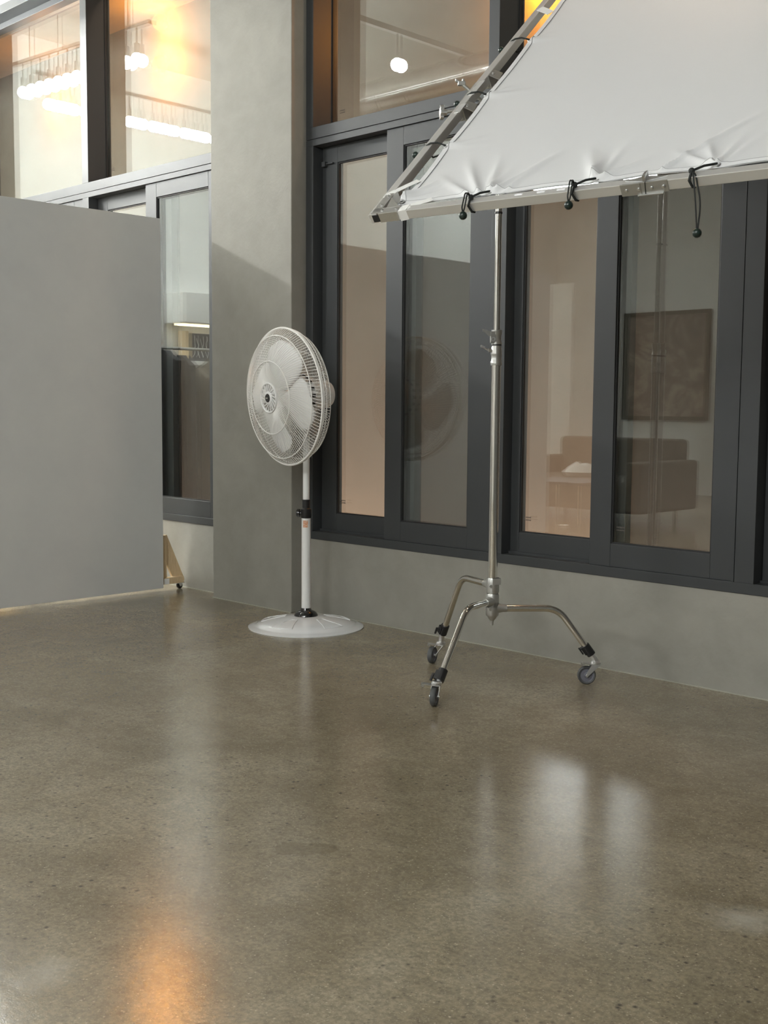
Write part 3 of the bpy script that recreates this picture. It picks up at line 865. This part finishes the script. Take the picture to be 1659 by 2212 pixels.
# hem band sewn round the edge
bm = bmesh.new(); rows = []; SEAM_SHADE = []
def eidx():
    L = []
    for i in range(0, NA_): L.append((i, 0, 0, 1))
    for j in range(1, NB_): L.append((NA_ - 1, j, -1, 0))
    for i in range(NA_ - 2, -1, -1): L.append((i, NB_ - 1, 0, -1))
    for j in range(NB_ - 2, 0, -1): L.append((0, j, 1, 0))
    return L
EI = eidx()
for i, j, di, dj in EI:
    r_ = []
    for k in range(4):
        i2, j2 = i + di * k, j + dj * k
        if (i, j) in ((0, 0), (NA_ - 1, 0), (0, NB_ - 1), (NA_ - 1, NB_ - 1)):
            i2 = i + (k if i == 0 else -k); j2 = j + (k if j == 0 else -k)
        i2 = min(max(i2, 0), NA_ - 1); j2 = min(max(j2, 0), NB_ - 1)
        r_.append(bm.verts.new(F(P2[i2, j2, 0], P2[i2, j2, 1], H[i2, j2] + .0022)))
    rows.append(r_); SEAM_SHADE.append([v_.co.copy() for v_ in r_])
for a in range(len(rows)):
    b = (a + 1) % len(rows)
    for k in range(3): bm.faces.new((rows[a][k], rows[b][k], rows[b][k + 1], rows[a][k + 1]))
build('hem', bm, M_hem, cl, smooth=True)
sm_ = MB(); sm_.tube([r_[3] for r_ in SEAM_SHADE], .0009, 4, closed=True)  # stitch line coloured grey to paint the shading along the hem
build('seam_shade', sm_, M_seam_shade, cl)


def edge_pt(kind, g):
    if kind == 'u':
        i = int(np.argmin(abs(X_[:, 0] - g))); return P2[i, 0]
    j = int(np.argmin(abs(Y_[0, :] - g))); return P2[0, j]


grom = []
for g in gu[1:-1]:
    e = edge_pt('u', g); grom.append((e[0], e[1] + .010))
for g in gv[1:-1]:
    e = edge_pt('v', g); grom.append((e[0] + .010, e[1]))
grom.append((ca0 + .012, cb0 + .014))
mbg = None
for (a, b) in grom:
    c = F(a, b, .0075)
    g_o = build('grommet', MB().lathe(c, N, [(.0050, 0), (.0052, .0022), (.0082, .0025), (.0095, 0)], 20), M_zinc, cl, smooth=True)
    build('grommet_hole', MB().lathe(c, N, [(0, .0008), (.0052, .0008), (.0052, 0)], 16), M_black, g_o)
# corner straps: wide white elastic crossing from tube to tube over the corner
for pts in ([(-.010, .100), (.060, .200)], [(.098, -.006), (.180, .058)]):
    p, q = F(*pts[0], .018), F(*pts[1], .006)
    dd = (q - p).normalized(); sd = dd.cross(N).normalized()
    mb = MB().obox((p + q) / 2, dd, sd, N, (q - p).length / 2, .0125, .0009)
    build('corner_strap', mb, M_strap, cl)
c = F(.105, 0)
build('corner_strap', MB().obox(c, U + Vv * .15, N, Vv, .0135, TW + .002, TW + .002), M_strap, cl)
c = F(0, .105)
build('corner_strap', MB().obox(c, U, N, Vv + U * .3, TW + .002, TW + .002, .0135), M_strap, cl)
p, q = F(-.004, av - .16, .018), F(.055, av - .20, .006); dd = (q - p).normalized()
build('corner_strap', MB().obox((p + q) / 2, dd, dd.cross(N), N, (q - p).length / 2, .015, .0009), M_strap, cl)

# bungees -----------------------------------------------------------
bl_lab = {0: 'black elastic bungee with ball under frame, leftmost of three on the lower tube',
          1: 'black elastic bungee with ball under frame, middle of three on the lower tube',
          2: 'black elastic bungee with ball hanging longest, rightmost of three on the lower tube'}


def low_bungee(k, g, tie, drop, sx_):
    e = grom[k]; G0 = F(e[0], e[1], .006)
    root = thing('ball_bungee', bl_lab[k], 'bungee cord', F(g, 0), group='ball bungees on the lower tube')
    # cord: grommet -> over the tube's top -> round its front and under -> knot
    w_ = TW + .004
    pt = F(tie, 0)
    knot = pt + N * (w_ + .004) + Vv * .004
    mb = MB()
    mb.tube([G0 - N * .006, G0 + N * .004, (G0 + knot) / 2 + N * .006, knot], .0032, 8)
    mb.tube([knot, pt + N * w_ - Vv * w_ * .6, pt - Vv * (w_ + .002) + N * w_ * .5 - U * .003, pt - Vv * (w_ + .002) - N * w_ * .6 + U * .003, pt - N * (w_ + .0) - Vv * w_ * .5 + U * .004], .0035, 8)
    build('tie_loop', mb, M_cord, root, smooth=True)
    build('knot', MB().ball(knot, .0085, 12), M_cord, root, smooth=True)
    bc = pt + rt_v * sx_ + ax_v * .032 + V((0, 0, -drop)) + N * .01
    for s_ in (-1, 1):
        pk = knot + V((0, 0, .014 if k < 2 else -.01)) + rt_v * (sx_ * .5 + s_ * .003) + ax_v * .012
        md = bc + V((0, 0, drop * .5)) + rt_v * (s_ * (.007 if k == 2 else .004)) + ax_v * .002
        build('cord', MB().tube(bend([knot, pk, md, bc + V((0, 0, .012)) + rt_v * (s_ * .0015)], .03, 6), .0022, 8), M_cord, root, smooth=True)
    bb = build('ball', MB().ball(bc, .0122, 22), M_ballm, root, smooth=True)


low_bungee(0, .392, .352, .045, -.030)
low_bungee(1, .747, .700, .048, -.026)
low_bungee(2, 1.105, 1.105 - .055, .150, .006)
lb = ['black elastic bungee tied round the left frame tube, lowest of three', 'black elastic bungee round the left frame tube beside the clamp', 'black elastic bungee tied round the left frame tube, topmost of three']
for k, g in enumerate(gv[1:-1]):
    e = grom[4 + k]; G0 = F(e[0], e[1], .006)
    root = thing('ball_bungee', lb[k], 'bungee cord', F(0, g), group='ball bungees on the left tube')
    w_ = TW + .004; pt = F(0, g + .012)
    mb = MB().tube([G0 - N * .005, G0 + N * .004, F(0.030, g + .006) + N * (w_ + .002), pt + N * (w_ + .001), pt + N * w_ * .7 - U * (w_ + .001), pt - N * w_ * .5 - U * (w_ + .004), pt - N * (w_ + .012) - U * w_ * .5, pt - N * (w_ + .006) + U * w_, G0 - N * .010], .0030, 8)
    build('cord', mb, M_cord, root, smooth=True)
    build('ball', MB().ball(F(-.012, g) - rt_v * .040 + V((0, 0, -.012)) - ax_v * .014, .0115, 18), M_ballm, root, smooth=True)

# ================================================================== BEHIND THE PHOTOGRAPHER (seen mirrored in the panes)
ico = MB(); ico.ball((0, 0, 0), .048, 14)
m_b = bpy.data.meshes.new('bulb'); ico.bm.to_mesh(m_b); ico.bm.free(); m_b.materials.append(M_bulb); m_b.shade_smooth()
m_bw = m_b.copy(); m_bw.materials[0] = M_bulbw
skt = MB().cyl((0, 0, .045), (0, 0, .115), .020, 12).cyl((0, 0, .115), (0, 0, .24), .007, 8)
m_s = bpy.data.meshes.new('socket'); skt.bm.to_mesh(m_s); skt.bm.free(); m_s.materials.append(M_cast)


m_bn = m_b.copy(); m_bn.materials[0] = M_bulbn
m_bs = m_b.copy(); m_bs.materials[0] = M_bulbs


def rack(label, a, b, n, warm=(), me=None, grouped=False):
    a, b = V(a), V(b); mid = (a + b) / 2; top = V((0, 0, .24))
    t = thing('bulb_rack', label, 'ceiling lamp', (mid.x, mid.y, mid.z))
    d = (b - a).normalized()
    build('rack_bar', MB().beam(a + top - d * .15, b + top + d * .15, .03, .03), M_cast, t)
    for q in (a + d * .1, b - d * .1): build('hanger_rod', MB().cyl(q + top, (q.x, q.y, CH), .005, 8), M_cast, t)
    for k in range(n):
        p = a + (b - a) * (k / max(1, n - 1)) - mid
        if grouped: p = a + d * ((k // 3) * .35 + (k % 3) * .104) - mid      # bulbs in threes
        s_ = bpy.data.objects.new('socket', m_s); COL.objects.link(s_); s_.parent = t; s_.location = p
        o = bpy.data.objects.new('bulb', m_bw if k in warm else (me or m_b)); COL.objects.link(o); o.parent = s_; o.location = (0, 0, 0)
    return t


rack('row of white globe bulbs mirrored in the left upper panes, running along the window', (-8.93, -.43, 3.62), (-7.48, -.56, 3.62), 13, me=m_bn)
rack('row of white globe bulbs mirrored in the left upper panes, running into the room', (-9.12, -.76, 3.62), (-9.15, -3.0, 3.62), 19, (6, 7), me=m_bs, grouped=True)


def softbox(label, c, d, w_, l_, watt):
    c, d = V(c), V(d).normalized()
    t = thing('softbox', label, 'studio lamp', c)
    x = V((d.y, -d.x, 0)).normalized(); f = x.cross(d).normalized()
    build('shell', MB().prism([c + x * a_ + f * b_ for a_, b_ in ((-w_ / 2, -l_ / 2), (w_ / 2, -l_ / 2), (w_ / 2, l_ / 2), (-w_ / 2, l_ / 2))], -d * .12), M_black, t)
    build('diffuser', MB().obox(c + d * .006, x, f, d, w_ / 2 - .02, l_ / 2 - .02, .005), mat('softbox diffuser', (1, 1, 1), .5, emit=(.97, .995, .99), estr=watt), t)
    for s_ in (-1, 1): q = c + x * (s_ * w_ * .35) - d * .06; build('hanger_rod', MB().cyl(q, (q.x, q.y, CH), .006, 8), M_cast, t)


softbox('long white softbox hanging at the back left of the studio, aimed at the window', (-8.55, -8.0, 4.07), (.0, .92, -.30), 1.9, .50, SOFT_A)
softbox('square white softbox added as unseen fill behind the photographer, aimed at the partition', (-.6, -7.0, 3.6), (-.55, .70, -.45), 1.5, 1.2, SOFT_FILL)
rack('globe bulbs over the photographer', (-1.6, -5.2, 3.62), (-.2, -5.2, 3.62), 5)
rack('globe bulbs over the right rear of the studio', (-3.6, -7.6, 3.62), (-2.0, -7.6, 3.62), 5)
tr = thing('lighting_track', 'ceiling lighting track with a hanging globe bulb mirrored in the right transom pane', 'ceiling lamp', (-6.18, -2.6, 3.86))
build('track_bar', MB().box(-6.20, -6.16, -4.6, -1.2, 3.84, 3.88), M_white, tr)
build('hanger_rod', MB().cyl((-6.18, -1.96, 3.84), (-6.18, -1.96, 3.665), .010, 10), M_cast, tr)
o = bpy.data.objects.new('bulb', m_b); COL.objects.link(o); o.parent = tr; o.location = (0, .64, -.24)
dk = thing('spiral_duct', 'long galvanised spiral duct under the ceiling mirrored in the right transom pane', 'duct', (-6.5, -2.65, 3.66))
build('pipe', MB().cyl((-9.0, -2.65, 3.66), (-2.0, -2.65, 3.66), .15, 40), M_pipe, dk, smooth=True)
mb = MB()
for k in range(22): mb.lathe((-8.9 + k * .32, -2.65, 3.66), (1, 0, 0), [(.150, 0), (.156, .006), (.156, .012), (.150, .018)], 36)
build('seam_rib', mb, M_pipe, dk, smooth=True)
# garment rail with dark clothes
gr_ = thing('garment_rail', 'steel garment rail with dark clothes mirrored in the lower left pane', 'clothes rail', (-9.0, -2.55, 0))
build('rail', MB().tube(bend([(-9.0, -1.9, .06), (-9.0, -1.9, 1.62), (-9.0, -2.85, 1.62), (-9.0, -2.85, .06)], .08, 6), .014, 12), M_cast, gr_, smooth=True)
build('foot', MB().box(-9.25, -8.75, -1.93, -1.87, .0, .06).box(-9.25, -8.75, -2.88, -2.82, .0, .06), M_cast, gr_)


def garment(y, m, lab, w_=.20, top=1.56, ln=.85, wid=.06):
    mb = MB()
    prof = [(.02, top), (.10, top - .04), (w_, top - .10), (w_ * 1.05, top - .4), (w_ * 1.15, top - ln)]
    n = 14; rings = []
    for hw, z in prof:
        rings.append([mb.bm.verts.new((-9.0 + hw * math.cos(2 * PI * k / n), y + (wid * (.6 if z > top - .06 else 1) + .012 * math.sin(5 * 2 * PI * k / n)) * math.sin(2 * PI * k / n), z)) for k in range(n)])
    for Aq, Bp in zip(rings, rings[1:]):
        for k in range(n): mb.bm.faces.new((Aq[k], Aq[(k + 1) % n], Bp[(k + 1) % n], Bp[k]))
    t = build('garment', mb, m, smooth=True); tag(t, lab, 'clothing', 'clothes on the rail'); return t


garment(-2.08, M_dark, 'black coat on the garment rail, nearest the window', .24, 1.60, 1.45, .08)
garment(-2.26, M_dark, 'black dress on the garment rail, second from the window', .20, 1.56, 1.40, .07)
garment(-2.43, M_sofa, 'brown dress on the garment rail, between black dress and brown jacket', .22, 1.45, 1.25, .08)
garment(-2.60, M_sofa, 'brown jacket on the garment rail, next to the pink top', .24, 1.54, 1.40, .08)
garment(-2.74, M_pink, 'pink top on the garment rail, farthest from the window', .18, 1.5, .45, .04)
# wall shelf with warm strip, dark scribbled print and wooden block
ws = thing('wall_shelf', 'white wall cupboard over a warm lit open shelf on the left wall', 'shelf', (-9.8, -3.0, 1.4))
build('cupboard', MB().box(-9.95, -9.62, -3.9, -2.72, 1.92, 2.22), M_white, ws, bevel=.004)
build('light_strip', MB().box(-9.80, -9.77, -3.88, -2.74, 1.895, 1.915), M_strip, ws)
build('shelf_board', MB().box(-9.95, -9.62, -3.9, -2.6, 1.50, 1.54), M_white, ws, bevel=.003)
pr = build('scribble_print', MB().box(-9.72, -9.70, -3.22, -2.86, 1.54, 1.82), M_slate); tag(pr, 'small dark print with white scribbled lines on the lit shelf', 'picture')
mb = MB(); rs = random.Random(5)
for k in range(6):
    pts = [V((-9.697, -3.19 + .055 * k + rs.uniform(-.01, .03), 1.57 + .22 * t / 5 + rs.uniform(-.02, .02))) for t in range(6)]
    mb.tube(bend(pts, .03, 3), .003, 5)
build('scribble', mb, M_hem, pr)
wb = build('wooden_block', MB().box(-9.76, -9.69, -2.84, -2.76, 1.54, 1.84), M_wood, bevel=.004); tag(wb, 'pale wooden block beside the dark print on the shelf', 'block')
# sofa with white cloth, wire table, white board, large picture
sf_ = thing('sofa', 'dark brown sofa mirrored low in the right window', 'sofa', (-6.7, -5.5, 0))
build('seat', MB().box(-7.45, -5.95, -5.95, -5.05, .12, .42), M_sofa, sf_, bevel=.03)
build('backrest', MB().box(-7.45, -5.95, -6.15, -5.93, .12, .80), M_sofa, sf_, bevel=.04)
for x in (-7.50, -5.90): build('arm', MB().box(x - .09, x + .09, -6.1, -5.05, .12, .60), M_sofa, sf_, bevel=.03)
for x in (-7.4, -6.0):
    for y in (-5.15, -6.0): build('leg', MB().cyl((x, y, 0), (x, y, .14), .02, 10), M_chrome, sf_)
mb = MB().lathe((-6.75, -5.35, .425), (0, 0, 1), [(0, .0), (.16, .0), (.19, .04), (.12, .10), (.04, .12), (0, .12)], 18)
for v_ in mb.bm.verts: v_.co.z += .03 * math.sin(v_.co.x * 40) * math.sin(v_.co.y * 31) if v_.co.z > .5 else 0
t = build('crumpled_cloth', mb, M_white, smooth=True); tag(t, 'crumpled white cloth lying on the brown sofa', 'cloth')
tb = thing('wire_table', 'low table on thin chrome wire legs in front of the sofa', 'table', (-6.1, -4.2, 0))
build('table_top', MB().box(-6.5, -5.8, -4.6, -4.0, .43, .455), M_slate, tb, bevel=.003)
for x in (-6.45, -5.85):
    for y in (-4.55, -4.05): build('leg', MB().tube([(x, y, .43), (x, y, .012), (x + (.12 if x < -6.1 else -.12), y, .012)], .007, 8), M_chrome, tb)
bd_ = build('white_board', MB().box(-8.16, -7.80, -6.64, -6.60, 0, 2.5), M_white, bevel=.003); tag(bd_, 'narrow white foam board standing upright behind the brown sofa', 'board')
pc = thing('wall_picture', 'large framed painting of muted browns on the back wall', 'picture', (-8.0, -9.18, 1.5))
mp = mat('muted painting', (.3, .26, .2), .5); t_ = NT(mp)
t_.l(t_.ramp(t_.noise(1.6, 7, .7, 2.2), [(.3, (.10, .08, .07)), (.48, (.17, .13, .10)), (.6, (.30, .25, .20)), (.75, (.20, .18, .16))]), t_.b.inputs['Base Color'])
build('canvas', MB().box(-8.65, -7.5, -9.19, -9.16, 1.0, 2.3), mp, pc)
build('picture_frame', ring(MB(), -8.70, -7.45, .95, 2.35, -9.195, -9.14, .05, .05, .05, .05), M_sofa, pc)
